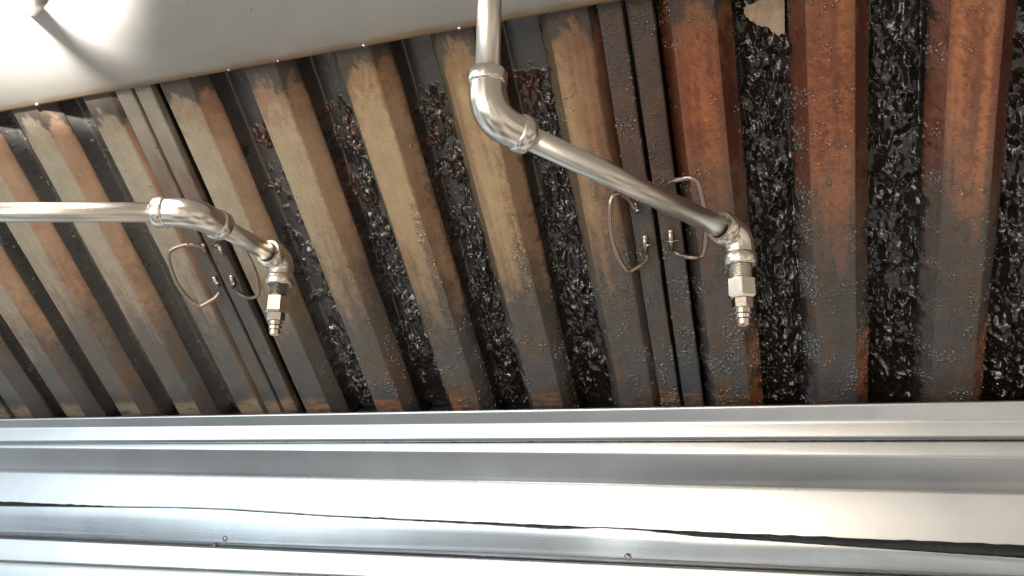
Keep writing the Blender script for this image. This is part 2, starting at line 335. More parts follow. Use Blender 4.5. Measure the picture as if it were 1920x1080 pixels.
def dirt(kind, a, u, t):
    """a: place along the bank, u: 0..1 across the strip, t: 0 top .. 1 bottom. -> colour, wetness"""
    a, u, t = np.broadcast_arrays(a, u, t)
    big = fbm(a * 14, t * 5, 11) - 0.5; streak = fbm(a * 150, t * 2.2, 12) - 0.5; fine = fbm(a * 90, t * 60, 13) - 0.5
    blot = fbm(a * 38, t * 16, 14) - 0.5; rag = fbm(a * 260, t * 90, 15, 3) - 0.5; runs = fbm(a * 95, t * 3.5, 16, 3) - 0.5
    R = sst(-0.30, -0.06, a); Mid = sst(-1.0, -0.35, a)
    BROWN = np.array((0.155, 0.082, 0.042))
    if kind == 'face':
        c = mix(mix(BEIGE, TAN, Mid * 0.9), (0.285, 0.105, 0.042), R)
        c = mix(c, (0.345, 0.145, 0.065), sst(0.25, 0.5, u) * sst(0.95, 0.7, u) * R * 0.8)
        c = mix(c, (0.34, 0.19, 0.09), sst(0.0, 0.22, blot + 0.6 * runs) * 0.55 * sst(-0.9, -0.3, a) * (1 - R))     # amber runs
        c = mix(c, (0.38, 0.15, 0.045), sst(0.02, 0.20, blot + fine * 0.5) * R * 0.7 * sst(0.5, 0.3, t))
        c = mix(c, (0.34, 0.155, 0.095), sst(-0.05, 0.06, a) * sst(0.2, 0.45, t + 0.3 * blot) * 0.75)
        c = mix(c, (0.47, 0.22, 0.12), sst(0.12, 0.15, a) * sst(0.05, 0.15, t) * sst(0.65, 0.45, t) * 0.75)
        edge = sst(0.86, 0.99, u + rag * 0.22) * sst(-1.3, -0.6, a); c = mix(c, BROWN, edge * 0.7)
        edge2 = sst(0.10, 0.0, u + rag * 0.12) * sst(-1.0, -0.3, a); c = mix(c, BROWN * 1.2, edge2 * 0.5)
        c = mix(c, (0.15, 0.045, 0.026), sst(0.02, 0.20, runs + 0.35 * rag) * R * 0.7); c = mix(c, (0.19, 0.095, 0.045), sst(0.06, 0.22, runs * 0.8 - blot * 0.4 + 0.3 * rag) * (1 - R) * Mid * 0.55)
        burn = sst(0.62, 0.95, u + 0.5 * streak) * sst(-0.33, -0.31, a) * sst(-0.17, -0.19, a) * sst(0.85, 0.6, t)    # last ridge before the seam is scorched along one side
        c = mix(c, (0.16, 0.055, 0.025), burn * 0.9); c = mix(c, (0.05, 0.03, 0.022), burn * sst(0.86, 1.0, u) * 0.9)
        wet = 0.05 + 0.08 * Mid + 0.22 * R + 0.0 * t
        drip = sst(0.58, 0.80, u + streak * 0.4 + fine * 0.2) * sst(1.03, 0.93, u) * sst(0.25, 0.45, t + big * 0.3) * sst(0.88, 0.70, t + streak * 0.4) * sst(-0.80, -0.5, a) * sst(-0.10, -0.22, a)
        c = mix(c, (0.20, 0.115, 0.045), drip * sst(0.42, 0.56, fbm(a * 240, t * 120, 61)) * 0.85); wet = wet + 0.7 * drip
        mot = fbm(a * 230, t * 160, 62); c = mix(c, (0.12, 0.042, 0.02), sst(0.54, 0.66, mot + 0.5 * big) * 0.6 * sst(-0.22, -0.02, a))
        run = sst(0.012, 0.004, np.abs(a - 0.174 - 0.004 * np.sin(t * 9) - 0.012 * streak)) * sst(0.3, 0.38, t) * sst(0.8, 0.72, t); c = mix(c, (0.05, 0.022, 0.015), run * 0.9); wet = wet + run * 0.4
        s0 = 0.66 - 0.09 * R - 0.05 * Mid - 0.10 * sst(0.10, 0.2, a) * sst(0.5, 0.1, u)
    elif kind == 'right':
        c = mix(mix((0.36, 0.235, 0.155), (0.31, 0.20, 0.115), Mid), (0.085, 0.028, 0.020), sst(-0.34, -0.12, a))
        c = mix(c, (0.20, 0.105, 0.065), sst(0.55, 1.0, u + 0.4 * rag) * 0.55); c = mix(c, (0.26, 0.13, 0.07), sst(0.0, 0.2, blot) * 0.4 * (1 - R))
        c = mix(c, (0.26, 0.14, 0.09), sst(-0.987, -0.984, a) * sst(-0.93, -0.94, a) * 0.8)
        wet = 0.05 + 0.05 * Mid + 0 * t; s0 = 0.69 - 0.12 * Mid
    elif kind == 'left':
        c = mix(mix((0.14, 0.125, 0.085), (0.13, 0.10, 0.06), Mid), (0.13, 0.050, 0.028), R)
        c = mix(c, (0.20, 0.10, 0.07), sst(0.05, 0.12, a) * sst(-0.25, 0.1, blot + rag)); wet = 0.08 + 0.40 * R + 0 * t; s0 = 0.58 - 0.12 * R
    elif kind == 'rail':
        c = mix(mix((0.25, 0.215, 0.165), (0.14, 0.095, 0.072), sst(0.05, 0.3, t + 0.2 * blot)), (0.070, 0.050, 0.040), sst(-0.6, -0.2, a))
        c = mix(c, (0.13, 0.06, 0.035), sst(0.02, 0.2, blot) * 0.5 * sst(-0.6, -0.2, a)); wet = 0.10 + 0.45 * sst(-0.5, -0.2, a) + 0 * t; s0 = 0.42
    else:
        c = mix((0.085, 0.083, 0.080), (0.040, 0.029, 0.024), sst(-0.8, -0.3, a)); wet = 0.12 + 0.25 * sst(-0.9, -0.3, a) + 0 * t; s0 = 0.8
        c = mix(c, (0.10, 0.035, 0.02), sst(0.05, 0.2, blot + rag * 0.6) * 0.6 * sst(-0.9, -0.5, a))
    if kind != 'rear': c = c * (1 - R[..., None] * np.array((0.06, 0.24, 0.36)))
    m = t + big * 0.20 + streak * 0.12 + runs * 0.26 + rag * 0.20 + blot * 0.16
    c = mix(c, np.array((0.17, 0.105, 0.068)), sst(s0 - 0.24, s0 - 0.04, m) * (0.6 if kind in ('face', 'right') else 0.0))   # scorched band above the soot
    soot = sst(s0 - 0.11, s0 + 0.09, m)
    sc = mix(mix(SOOT, (0.066, 0.070, 0.074), sst(0.70, 0.95, t)), (0.105, 0.074, 0.050), sst(-0.05, 0.18, blot + 0.7 * runs) * 0.8)  # soot with brown patches; cool sheen painted in as a bluish shift lower down
    c = mix(c, sc, soot * (0.92 if kind != 'rear' else 0.5))
    if kind in ('right', 'left'):                                              # tar creeping out of the channels over the flanks
        back = u if kind == 'right' else 1 - u
        tar = sst(0.62, 0.80, back * 0.75 + 0.9 * rag + 0.5 * blot + 0.22 * sst(0.4, 0.9, t)) * sst(-0.75, -0.35, a) * (1 if kind == 'left' else 0.75); c = mix(c, TAR, tar * 0.92); wet = wet + 0.4 * tar
    # upper end: burnt rim under the ceiling
    arch = t - 0.035 * (2 * np.abs(u - 0.5))**2.5 + 0.07 * blot + 0.05 * rag
    rim = sst(0.048, 0.026, arch)
    if kind in ('face', 'right'):
        ring = sst(0.125, 0.07, arch + 0.12 * rag + 0.1 * fine) * (1 - rim)
        c = mix(c, (0.20, 0.085, 0.035), ring * 0.6 * sst(-1.35, -0.6, a)); c = mix(c, (0.05, 0.038, 0.030), rim * 0.92)
    # lower end: wiped or burnt clean just above the gutter
    if kind in ('face', 'rail'):
        hs = fbm(a * 30, t * 260, 31)
        cl = sst(0.938, 0.962, t + 0.03 * blot) * sst(0.42, 0.60, hs + 0.25 * (0.6 - sst(-1.1, -0.3, a)) + 0.4 * blot) * sst(0.10, -0.25, a)
        c = mix(c, mix((0.27, 0.22, 0.15), (0.33, 0.14, 0.065), sst(-1.1, -0.6, a)), cl * 0.85)
    if kind == 'right':
        rust = sst(0.78, 0.86, t + 0.3 * fine) * sst(-0.2, -0.1, a) * sst(0.30, 0.55, fbm(a * 130, t * 70, 33)); c = mix(c, (0.36, 0.13, 0.05), rust * 0.8)
    band = sst(0.70, 0.80, t + 0.3 * blot) * sst(0.97, 0.90, t) * sst(-1.1, -0.6, a)
    wet = wet + 0.38 * band + 0.22 * soot * sst(-0.9, -0.4, a) + 0.35 * big + 0.2 * runs + (0.15 if kind == 'rear' else 0) * sst(0.3, 0.9, t)
    return c, np.clip(wet, 0, 0.85)

def strip_profile(segs):
    """segs: list of (kind, (a0,d0), (a1,d1), n) -> per column arrays"""
    A, Dd, K, Uu = [], [], [], []
    for kind, p, q, n in segs:
        for i in range(n + 1):
            f = i / n; A.append(p[0] + (q[0] - p[0]) * f); Dd.append(p[1] + (q[1] - p[1]) * f); K.append(kind); Uu.append(f)
    return np.array(A), np.array(Dd), K, np.array(Uu)
def strip_mesh(name, segs, filt_a, b0=BT, b1=BB, rows=150, dent=0.0005, seed=0):
    A, Dd, K, Uu = strip_profile(segs)
    bs = np.linspace(b0, b1, rows); a2, b2 = np.meshgrid(A, bs); t2 = TT(b2); u2 = np.broadcast_to(Uu, a2.shape)
    c = np.zeros(a2.shape + (3,)); w = np.zeros(a2.shape)
    for kind in set(K):
        m = np.array([k == kind for k in K]); cc, ww = dirt(kind, a2[:, m], u2[:, m], t2[:, m]); c[:, m] = cc; w[:, m] = ww
    dn = dent * (fbm(a2 * 25 + seed, b2 * 6, 41 + seed, 3) - 0.5) * 2
    dn = dn - 0.0004 * sst(0.45, 0.8, fbm(a2 * 300, b2 * 260, 51, 3)) * w      # thin crust of dried fat
    a2 = a2 + 0.0011 * (fbm(b2 * 7 + seed * 3.1, b2 * 0, 45 + seed, 2) - 0.5) * 2
    P = np.stack([(a2 - filt_a) * D, Dd[None] * D + dn, (b2 - BB) * D], -1)
    return grid_mesh(name, P, c, w)

def crust(name, g, filt_a, amount, level, seed):
    """tarry fat filling the channel whose middle is at g"""
    halfw = 0.044
    na, nb = 62, 560
    us = np.linspace(-1, 1, na); bs = np.linspace(-0.165, BB + 0.02, nb); U2, B2 = np.meshgrid(us, bs)
    a2 = g + U2 * halfw; t2 = TT(B2)
    base = 0.0665 - 0.034 * sst(0.62, 1.0, np.abs(U2))**1.3                       # follows the trough
    x = a2 * D * 1000; y = B2 * D * 1000                                           # millimetres
    wx = x + 3.0 * (fbm(x / 9, y / 9, seed + 2) - 0.5); wy = y + 3.0 * (fbm(x / 9, y / 9, seed + 4) - 0.5)
    d1, r1 = worley(wx / 11.0, wy / 15.0, seed); d2, r2 = worley(wx / 3.6, wy / 4.2, seed + 1); d3, r3 = worley(x / 1.9, y / 2.1, seed + 2)
    n0 = fbm(x / 24, y / 34, seed + 7)
    am = amount(t2, U2); lv = level(t2, U2)
    gn = np.clip((0.65 * fbm(x / 10, y / 14, seed + 31) + 0.35 * fbm(x / 3.5, y / 4.5, seed + 33) - 0.28) / 0.44, 0, 1)
    gate = sst(1.0 - am, 1.0 - am + 0.16, gn)
    d4, r4 = worley(x / 6.0 + 0.8 * fbm(x / 5, y / 5, seed + 61), y / 7.0 + 0.8 * fbm(x / 5, y / 5, seed + 63), seed + 60)
    ball = lambda d, s: np.sqrt(np.clip(1 - (d * s)**2, 0, 1))                                            # rounded wet clots
    h = 0.0036 * ball(d1, 1.05) * (0.5 + r1) + 0.0022 * ball(d4, 1.15) * (0.4 + r4) + 0.0011 * ball(d2, 1.25) * (0.3 + r2)
    rough = 0.25 + 1.1 * sst(0.36, 0.62, fbm(x / 16, y / 34, seed + 71, 3)); rgd = 1 - np.abs(2 * fbm(x / 8 + 1.6 * fbm(x / 20, y / 18, seed + 75, 2), y / 34, seed + 73, 2) - 1) * 3.0
    h = h * rough + 0.0026 * np.clip(rgd, 0, 1) * (1.3 - rough) * sst(0.4, 0.6, fbm(x / 12, y / 25, seed + 77))                                          # long runs between the clots
    h = h * gate * (0.75 + 0.6 * lv) + 0.017 * lv * sst(0.15, 0.75, n0 + 0.2 * (1 - np.abs(U2))) * gate
    dry = float(sst(-0.80, -0.92, g)); cr = (r2 > 0.80) * sst(0.42, 0.6, fbm(x / 14, y / 22, seed + 51) + 0.25 * t2)
    h = h * (1 - dry) + dry * (0.0010 * ball(d2, 1.6) * cr + 0.0007 * fbm(x / 2, y / 2, seed + 5)); gate = gate * (1 - dry * 0.75)
    for _ in range(1):
        hp = np.pad(h, 1, mode='edge'); h = (hp[:-2, 1:-1] + hp[2:, 1:-1] + hp[1:-1, :-2] + hp[1:-1, 2:] + 3 * h) / 7
    d = base * D - h - 0.0004
    hot = sst(0.46, 0.62, 0.6 * fbm(x / 16, y / 26, seed + 12) + 0.4 * fbm(x / 2.2, y / 2.2, seed + 13)) * sst(0.60, 0.15, t2)
    c = mix(mix(mix((0.085, 0.082, 0.078), (0.045, 0.036, 0.030), sst(-0.95, -0.5, a2)), mix((0.03, 0.028, 0.026), TAR, sst(-0.9, -0.4, a2)), gate), (0.12, 0.036, 0.016), hot * 0.85 * (0.12 + 0.88 * gate) * (1 if g > -0.9 else 0.1) * (1.0 if g < -0.1 else 0.15))
    pale = (d2 < 0.5) * cr * dry                  # pale crumbs on the far filter
    c = mix(c, (0.26, 0.24, 0.20), pale * 0.3 * (r3 > 0.4))
    w = np.clip(0.35 + 0.45 * gate, 0, 0.8)
    P = np.stack([(a2 - filt_a) * D, d, (B2 - BB) * D], -1)
    return grid_mesh(name, P, c, w)

def box_bm(bm, x0, x1, y0, y1, z0, z1):
    vs = [bm.verts.new((x, y, z)) for x in (x0, x1) for y in (y0, y1) for z in (z0, z1)]
    for f in ((0, 1, 3, 2), (4, 6, 7, 5), (0, 4, 5, 1), (2, 3, 7, 6), (0, 2, 6, 4), (1, 5, 7, 3)): bm.faces.new([vs[i] for i in f])

FILTER_LABELS = ['sooty baffle filter cut off by the left edge, only its low corner showing',
                 'beige and tan baffle filter at the left, the driest and palest of the bank',
                 'middle baffle filter with tan ridges and brown tarry channels, behind the bent pipe',
                 'right-hand baffle filter with orange-brown ridges and black tar clogging its channels']
filters = []
def drops_mesh(name, P, Nn, r, C, flat=0.75):
    """one mesh of many small domes sitting on the steel"""
    n = len(P); k = 8
    rings = [(1.0, -0.12), (0.86, 0.50), (0.50, 0.86)]
    up = np.where(np.abs(Nn[:, 2:3]) < 0.9, np.array([[0, 0, 1.]]), np.array([[1., 0, 0]]))
    T = np.cross(Nn, up); T /= np.linalg.norm(T, axis=1, keepdims=True); Bt = np.cross(Nn, T)
    rng = np.random.RandomState(5); ph = rng.rand(n) * 6.28; el = 0.8 + 0.5 * rng.rand(n)
    vs = []
    for rad, h in rings:
        for j in range(k):
            an = ph + 2 * np.pi * j / k
            vs.append(P + (T * (np.cos(an) * rad)[:, None] + Bt * (np.sin(an) * rad * el)[:, None] + Nn * (h * flat)) * r[:, None])
    vs.append(P + Nn * flat * r[:, None]); V = np.stack(vs, 1)                      # n, 25, 3
    f = []
    for q in range(2):
        for j in range(k): a, b = q * k + j, q * k + (j + 1) % k; f.append((a, b, b + k)); f.append((a, b + k, a + k))
    for j in range(k): f.append((2 * k + j, 2 * k + (j + 1) % k, 3 * k))
    f = np.array(f); F = (f[None] + np.arange(n)[:, None, None] * V.shape[1]).reshape(-1, 3)
    me = bpy.data.meshes.new(name); me.vertices.add(n * V.shape[1]); me.vertices.foreach_set('co', V.reshape(-1).astype(np.float32))
    me.loops.add(F.size); me.loops.foreach_set('vertex_index', F.reshape(-1).astype(np.int32))
    me.polygons.add(len(F)); me.polygons.foreach_set('loop_start', np.arange(0, F.size, 3, dtype=np.int32)); me.update(calc_edges=True)
    at = me.attributes.new('Col', 'FLOAT_COLOR', 'POINT'); cc = np.ones((n, V.shape[1], 4), np.float32); cc[..., :3] = C[:, None]; at.data.foreach_set('color', cc.reshape(-1))
    me.validate(); return me
def scatter_drops(obj, rng, dens, rmin, rmax, power=1.0, wmin=0.1):
    """pick points on a sheet where its 'wet' value is high"""
    me = obj.data; nv = len(me.vertices); co = np.empty(nv * 3, np.float32); me.vertices.foreach_get('co', co); co = co.reshape(-1, 3).astype(float)
    nf = len(me.polygons); vi = np.empty(nf * 4, np.int32); me.polygons.foreach_get('vertices', vi); vi = vi.reshape(-1, 4)
    w = np.empty(nv, np.float32); me.attributes['wet'].data.foreach_get('value', w)
    ccol = np.empty(nv * 4, np.float32); me.attributes['Col'].data.foreach_get('color', ccol); ccol = ccol.reshape(-1, 4)[:, :3]
    A, B2, C, E4 = (co[vi[:, i]] for i in range(4)); cr = np.cross(C - A, E4 - B2); ar = np.linalg.norm(cr, axis=1) / 2; nn = cr / (ar[:, None] * 2 + 1e-12)
    nn = np.where(nn[:, 1:2] > 0, -nn, nn)
    cen = (A + C) / 2; clus = fbm(cen[:, 0] * 60 + cen[:, 1] * 40, cen[:, 2] * 45, 77); wf = np.clip(w[vi].mean(1) - wmin, 0, 1)
    lam = ar * dens * wf**power * (0.04 + 4.6 * sst(0.50, 0.72, clus)); k = rng.poisson(lam); idx = np.repeat(np.arange(nf), k)
    if not len(idx): return None
    u = rng.rand(len(idx), 1); v = rng.rand(len(idx), 1); P = (A[idx] * (1 - u) + B2[idx] * u) * (1 - v) + (E4[idx] * (1 - u) + C[idx] * u) * v
    r = rmin + (rmax - rmin) * rng.rand(len(idx))**7; return P, nn[idx], r, ccol[vi[idx, 0]] * (0.55 + 0.5 * rng.rand(len(idx), 1))
def build_filter(k):
    fa = SEAM + (k - 3) * 5 * PIT + 0.0                     # seam at the filter's left edge
    loc = plane_pt(fa, BB)
    F = thing('baffle_filter', FILTER_LABELS[k], 'grease filter', loc, (math.radians(45), 0, 0), 'baffle filters side by side under the hood')
    first = A0 + PIT * 7 + (k - 3) * 5 * PIT
    wid = 5 * PIT
    detail = k > 0
    for i in range(5):
        a = first + i * PIT
        segs = [('left', (a - SP + 0.010, DP + 0.004), (a - SP, DP + 0.002), 1), ('left', (a - SP, DP), (a - 0.001, 0.0012), 6),
                ('face', (a - 0.0005, 0.0004), (a + WF + 0.0005, 0.0004), 16),
                ('right', (a + WF + 0.001, 0.0012), (a + WF + SP, DP), 8), ('right', (a + WF + SP, DP + 0.002), (a + WF + SP - 0.010, DP + 0.004), 1)]
        o = link('baffle', strip_mesh('baffle', segs, fa, rows=190 if detail else 40, seed=i + 5 * k), M_BAF, F); solidify(o, 0.0009, 1)
    for i in range(-1, 5):
        g = first + i * PIT + WF + SP + (PIT - WF - 2 * SP) / 2
        if i == -1: g0, g1 = fa + 0.005, g + 0.040
        elif i == 4: g0, g1 = g - 0.040, fa + wid - 0.005
        else: g0, g1 = g - 0.046, g + 0.046
        segs = [('rear', (g0 - (0.006 if i >= 0 else 0), 0.042), (g0, 0.036), 2), ('rear', (g0, 0.036), (g0 + 0.014, 0.069), 5),
                ('rear', (g0 + 0.014, 0.069), (g1 - 0.014, 0.069), 10), ('rear', (g1 - 0.014, 0.069), (g1, 0.036), 5), ('rear', (g1, 0.036), (g1 + (0.006 if i < 4 else 0), 0.042), 2)]
        o = link('rear_baffle', strip_mesh('rear_baffle', segs, fa, rows=60, dent=0.0003, seed=20 + i), M_REAR, F); solidify(o, 0.0009, -1)
        if not detail or i in (-1, 4): continue
        q = float(g)
        # how much tar: little and crumbly far left, thick on the right
        base = 0.16 + 0.50 * float(sst(-0.98, -0.62, q)) + 0.20 * float(sst(-0.45, -0.08, q))
        lv = 0.05 + 0.22 * float(sst(-0.9, -0.5, q)) + 0.55 * float(sst(-0.45, -0.05, q))
        top = 0.10 if q < -0.15 else -0.2
        am = (lambda t, u, b=base, tp=top: np.clip(b + 0.30 * sst(0.35, 0.85, t), 0, 0.97) * sst(tp, tp + 0.07, t) * (0.75 + 0.25 * sst(-0.9, 0.1, u)))
        le = (lambda t, u, l=lv, q=q: l * (0.55 + 0.45 * sst(0.2, 0.8, t)) * (0.45 + 0.55 * sst(-0.7, 0.1, u)) * sst(1.0, 0.75, np.abs(u)))
        o = link('grease_crust', crust('grease_crust', q, fa, am, le, 100 + 10 * i + k), M_TAR, F); o['kind'] = 'stuff'
    # the frame: two side rails seen from the front, channel rails along top and bottom
    for s in (0, 1):
        r0 = fa + 0.0035 if s == 0 else fa + wid - 0.0345; r1 = r0 + 0.031
        segs = [('rail', (r0, 0.071), (r0, 0.0012), 4), ('rail', (r0 + 0.0008, 0.0), (r1 - 0.0008, 0.0), 10), ('rail', (r1, 0.0012), (r1, 0.016), 4)]
        o = link('side_rail', strip_mesh('side_rail', segs, fa, rows=190 if detail else 40, dent=0.0004, seed=60 + s + k), M_BAF, F); solidify(o, 0.0009, 1)
    for z0, z1 in ((-0.004, 0.010), ((BT - BB) * D - 0.010, (BT - BB) * D + 0.004)):
        bm = bmesh.new(); box_bm(bm, 0.004 * D, (wid - 0.004) * D, -0.0015, 0.0005, z0, z1); box_bm(bm, 0.004 * D, (wid - 0.004) * D, 0.0008, 0.053, z0 if z0 < 0 else z1 - 0.002, z0 + 0.002 if z0 < 0 else z1)
        me = bpy.data.meshes.new('end_rail'); bm.to_mesh(me); bm.free(); link('end_rail', me, M_DARK, F, False)
    if detail:
        rng = np.random.RandomState(40 + k); S = []
        for o in list(COL.objects):
            if o.parent is not F: continue
            if o.name.startswith(('baffle', 'side_rail')): S.append(scatter_drops(o, rng, 4.0e5, 0.0003, 0.0021, 2.1, 0.06))
            elif o.name.startswith('grease_crust'): 
                q = scatter_drops(o, rng, 8.0e4 if k == 1 else 2.5e4, 0.0004, 0.0024 if k == 1 else 0.0020, 1.0, 0.2)
                if q and k == 1: pale = (rng.rand(len(q[2]), 1) < 0.45); q = (q[0], q[1], q[2], np.where(pale, np.array([[0.30, 0.27, 0.22]]), q[3]))
                S.append(q)
        S = [q for q in S if q]; P = np.concatenate([q[0] for q in S]); Nn = np.concatenate([q[1] for q in S]); r = np.concatenate([q[2] for q in S]); CC = np.concatenate([q[3] for q in S])
        print('drops', k, len(r))
        o = link('grease_beads', drops_mesh('grease_beads', P, Nn, r, CC), M_DROP, F); o['kind'] = 'stuff'
    filters.append(F); return F
for k in range(4): build_filter(k)

# ------------------------------------------------------------------ wire handles of the filters
def smooth_path(pts, n=8):
    """Catmull-Rom through pts"""
    pts = [Vector(p) for p in pts]; P = [2 * pts[0] - pts[1]] + pts + [2 * pts[-1] - pts[-2]]; out = []
    for i in range(1, len(P) - 2):
        a, b, c, d = P[i - 1], P[i], P[i + 1], P[i + 2]
        for j in range(n):
            t = j / n; out.append(0.5 * ((2 * b) + (c - a) * t + (2 * a - 5 * b + 4 * c - d) * t * t + (3 * b - a - 3 * c + d) * t**3))
    out.append(pts[-1]); return out
def to_local(F, pts):
    inv = (Matrix.Translation(F.location) @ Matrix.Rotation(math.radians(45), 4, 'X')).inverted()
    return [inv @ Vector(p) for p in pts]
def handle(F, wire, brackets):
    pts = to_local(F, smooth_path([on_plane(x, y, off) for x, y, off in wire]))
    r = 0.0025; rr = [r * (0.92 + 0.16 * random.random()) for _ in pts]
    hd = link('handle', sweep(pts, rr, 10), M_WIRE, F)
    for (sx, sy), (bx0, by0, bx1, by1), (ex, ey) in brackets:
        # stud, staple over the wire, and the stem below it
        stud = to_local(F, [on_plane(sx, sy, 0.0), on_plane(sx, sy, 0.004), on_plane(sx, sy, 0.0055)])
        link('bracket', sweep(stud, [0.0030, 0.0028, 0.0012], 12), M_FIT, hd)
        mid = ((bx0 + bx1) / 2, (by0 + by1) / 2 + 2)
        st = to_local(F, smooth_path([on_plane(bx0, by0, 0.0), on_plane(bx0 * .7 + bx1 * .3, by0 * .7 + by1 * .3 + 1, 0.005), on_plane(*mid, 0.0075), on_plane(bx0 * .3 + bx1 * .7, by0 * .3 + by1 * .7 + 1, 0.005), on_plane(bx1, by1, 0.0)], 4))
        link('bracket', sweep(st, [0.0012] * len(st), 8), M_FIT, hd)
        stem = to_local(F, [on_plane(sx, sy, 0.0035), on_plane(ex, ey, 0.0040)])
        link('bracket', sweep(stem, [0.0026, 0.0026], 10), M_WIRE, hd)
F1, F2, F3 = filters[1], filters[2], filters[3]
# right pair, on both sides of the seam behind the long pipe
handle(F2, [(1190, 393, 0.004), (1180, 376, 0.010), (1160, 363, 0.020), (1147, 372, 0.026), (1143, 400, 0.030), (1146, 440, 0.031), (1157, 478, 0.030), (1172, 503, 0.027), (1180, 508, 0.024), (1196, 500, 0.018), (1210, 489, 0.010), (1214, 480, 0.005)],
       [((1209, 444), (1203, 460, 1226, 456), (1210, 474)), ((1190, 383), (1185, 394, 1206, 391), (1193, 400))])
handle(F3, [(1243, 352, 0.005), (1246, 347, 0.012), (1258, 340, 0.020), (1275, 336, 0.026), (1292, 333, 0.029), (1306, 340, 0.030), (1314, 360, 0.031), (1321, 392, 0.032), (1324, 430, 0.032), (1322, 462, 0.030), (1318, 477, 0.028), (1310, 482, 0.024), (1292, 482, 0.018), (1274, 477, 0.010), (1265, 472, 0.005)],
       [((1257, 434), (1243, 452, 1274, 450), (1259, 468)), ((1240, 362), (1230, 372, 1254, 370), (1242, 380))])
# left pair, half hidden by the fitting
handle(F1, [(383, 465, 0.004), (369, 460, 0.010), (351, 459, 0.016), (333, 463, 0.022), (320, 470, 0.026), (316, 482, 0.028), (321, 505, 0.030), (334, 535, 0.030), (352, 558, 0.028), (366, 570, 0.026), (376, 574, 0.024), (393, 565, 0.016), (406, 556, 0.010), (411, 548, 0.005)],
       [((402, 521), (396, 530, 417, 528), (410, 538)), ((381, 460), (370, 464, 386, 461), (385, 474))])
handle(F2, [(400, 456, 0.004), (403, 450, 0.010), (412, 445, 0.016), (430, 446, 0.022), (450, 458, 0.026), (466, 482, 0.028), (479, 512, 0.030), (485, 540, 0.030), (483, 553, 0.028), (474, 558, 0.024), (462, 557, 0.016), (450, 551, 0.010), (445, 546, 0.005)],
       [((434, 518), (431, 532, 445, 529), (437, 540)), ((412, 463), (397, 461, 414, 455), (418, 478))])

# a bare flake of old metal showing where the tar has come away
def flake():
    pix = [(1394, 14), (1404, 8), (1420, 3), (1440, -3), (1452, -14), (1470, -18), (1471, 20), (1471, 62), (1462, 68), (1448, 60), (1436, 50), (1420, 47), (1404, 38), (1396, 28)]
    fine = []
    for (x0, y0), (x1, y1) in zip(pix, pix[1:] + pix[:1]):
        for q in range(4):
            f = q / 4; j = 0 if x0 >= 1470 and x1 >= 1470 else 2.4; fine.append((x0 + (x1 - x0) * f + random.uniform(-j, j), y0 + (y1 - y0) * f + random.uniform(-j, j)))
    pix = fine
    bm = bmesh.new(); vs = [bm.verts.new(to_local(F3, [on_plane(x, y, -0.024 - 0.004 * (x - 1394) / 77 + 0.0012 * math.sin(x * 0.09) + 0.0009 * math.sin(y * 0.13))])[0]) for i, (x, y) in enumerate(pix)]
    f = bm.faces.new(vs); r = bmesh.ops.extrude_face_region(bm, geom=[f]); n = f.normal
    for v in r['geom']:
        if isinstance(v, bmesh.types.BMVert): v.co += Vector((0, 0.0016, 0))
    bmesh.ops.recalc_face_normals(bm, faces=bm.faces)
    me = bpy.data.meshes.new('bare_flake'); bm.to_mesh(me); bm.free(); link('bare_flake', me, M_PATCH, F3, False)
flake()

# ------------------------------------------------------------------ dark plenum behind the filters
bm = bmesh.new()
c0 = plane_pt(-3.2, 0.05, 0.16); c1 = plane_pt(1.6, 0.05, 0.16); c2 = plane_pt(1.6, -1.05, 0.16); c3 = plane_pt(-3.2, -1.05, 0.16)
bm.faces.new([bm.verts.new(c) for c in (c0, c1, c2, c3)])
me = bpy.data.meshes.new('plenum_wall'); bm.to_mesh(me); bm.free(); o = link('plenum_wall', me, M_DARK, None, False); solidify(o, 0.002, 1); o['kind'] = 'structure'

# ------------------------------------------------------------------ steel ledges below the filters
def edge_line(y0, y1, Y):
    """image heights at the left and right border of the photo, distance Y -> two end points well outside the frame"""
    a = at_Y(0, y0, Y); b = at_Y(1920, y1, Y); d = (b - a)
    return a - d * 0.55, b + d * 0.55
def ledge(name, mat, lines, parent=None, cols=260, wob=0.0, ragged=None, thick=0.0012, round_r=0.0):
    """sheet lofted through a list of (y_left, y_right, Y)"""
    ends = [edge_line(*l) for l in lines]; rows = []
    ts = np.linspace(0, 1, cols)
    A = np.array([[*e[0]] for e in ends]); B = np.array([[*e[1]] for e in ends])
    P = A[:, None] * (1 - ts)[None, :, None] + B[:, None] * ts[None, :, None]
    # round the folds by inserting points near them
    Q = [P[0]]
    for i in range(1, len(P) - 1):
        if round_r > 0:
            for f in (-1, -0.5, 0, 0.5, 1):
                d0 = P[i - 1] - P[i]; d1 = P[i + 1] - P[i]; l0 = np.linalg.norm(d0, axis=-1, keepdims=True); l1 = np.linalg.norm(d1, axis=-1, keepdims=True)
                r0 = np.minimum(round_r, l0 * 0.45); r1 = np.minimum(round_r, l1 * 0.45); p0 = P[i] + d0 / l0 * r0; p1 = P[i] + d1 / l1 * r1; s = (f + 1) / 2
                Q.append(p0 * (1 - s)**2 + P[i] * 2 * s * (1 - s) + p1 * s * s)
        else: Q.append(P[i])
    Q.append(P[-1]); Q = np.array(Q)
    if wob:
        Q[..., 1] += wob * (fbm(Q[..., 0] * 4, Q[..., 2] * 6 + 3, 71) - 0.5)
    if ragged:
        row, amp, fr = ragged; Q[row, :, 2] += amp * (fbm(Q[row, :, 0] * fr, Q[row, :, 0] * 0, 81) - 0.5)
    o = link(name, grid_mesh(name, Q, np.full(Q.shape, 0.6), 0.0), mat, parent); solidify(o, thick, -1 if thick > 0 else 1)
    sharp(o, 55); return o

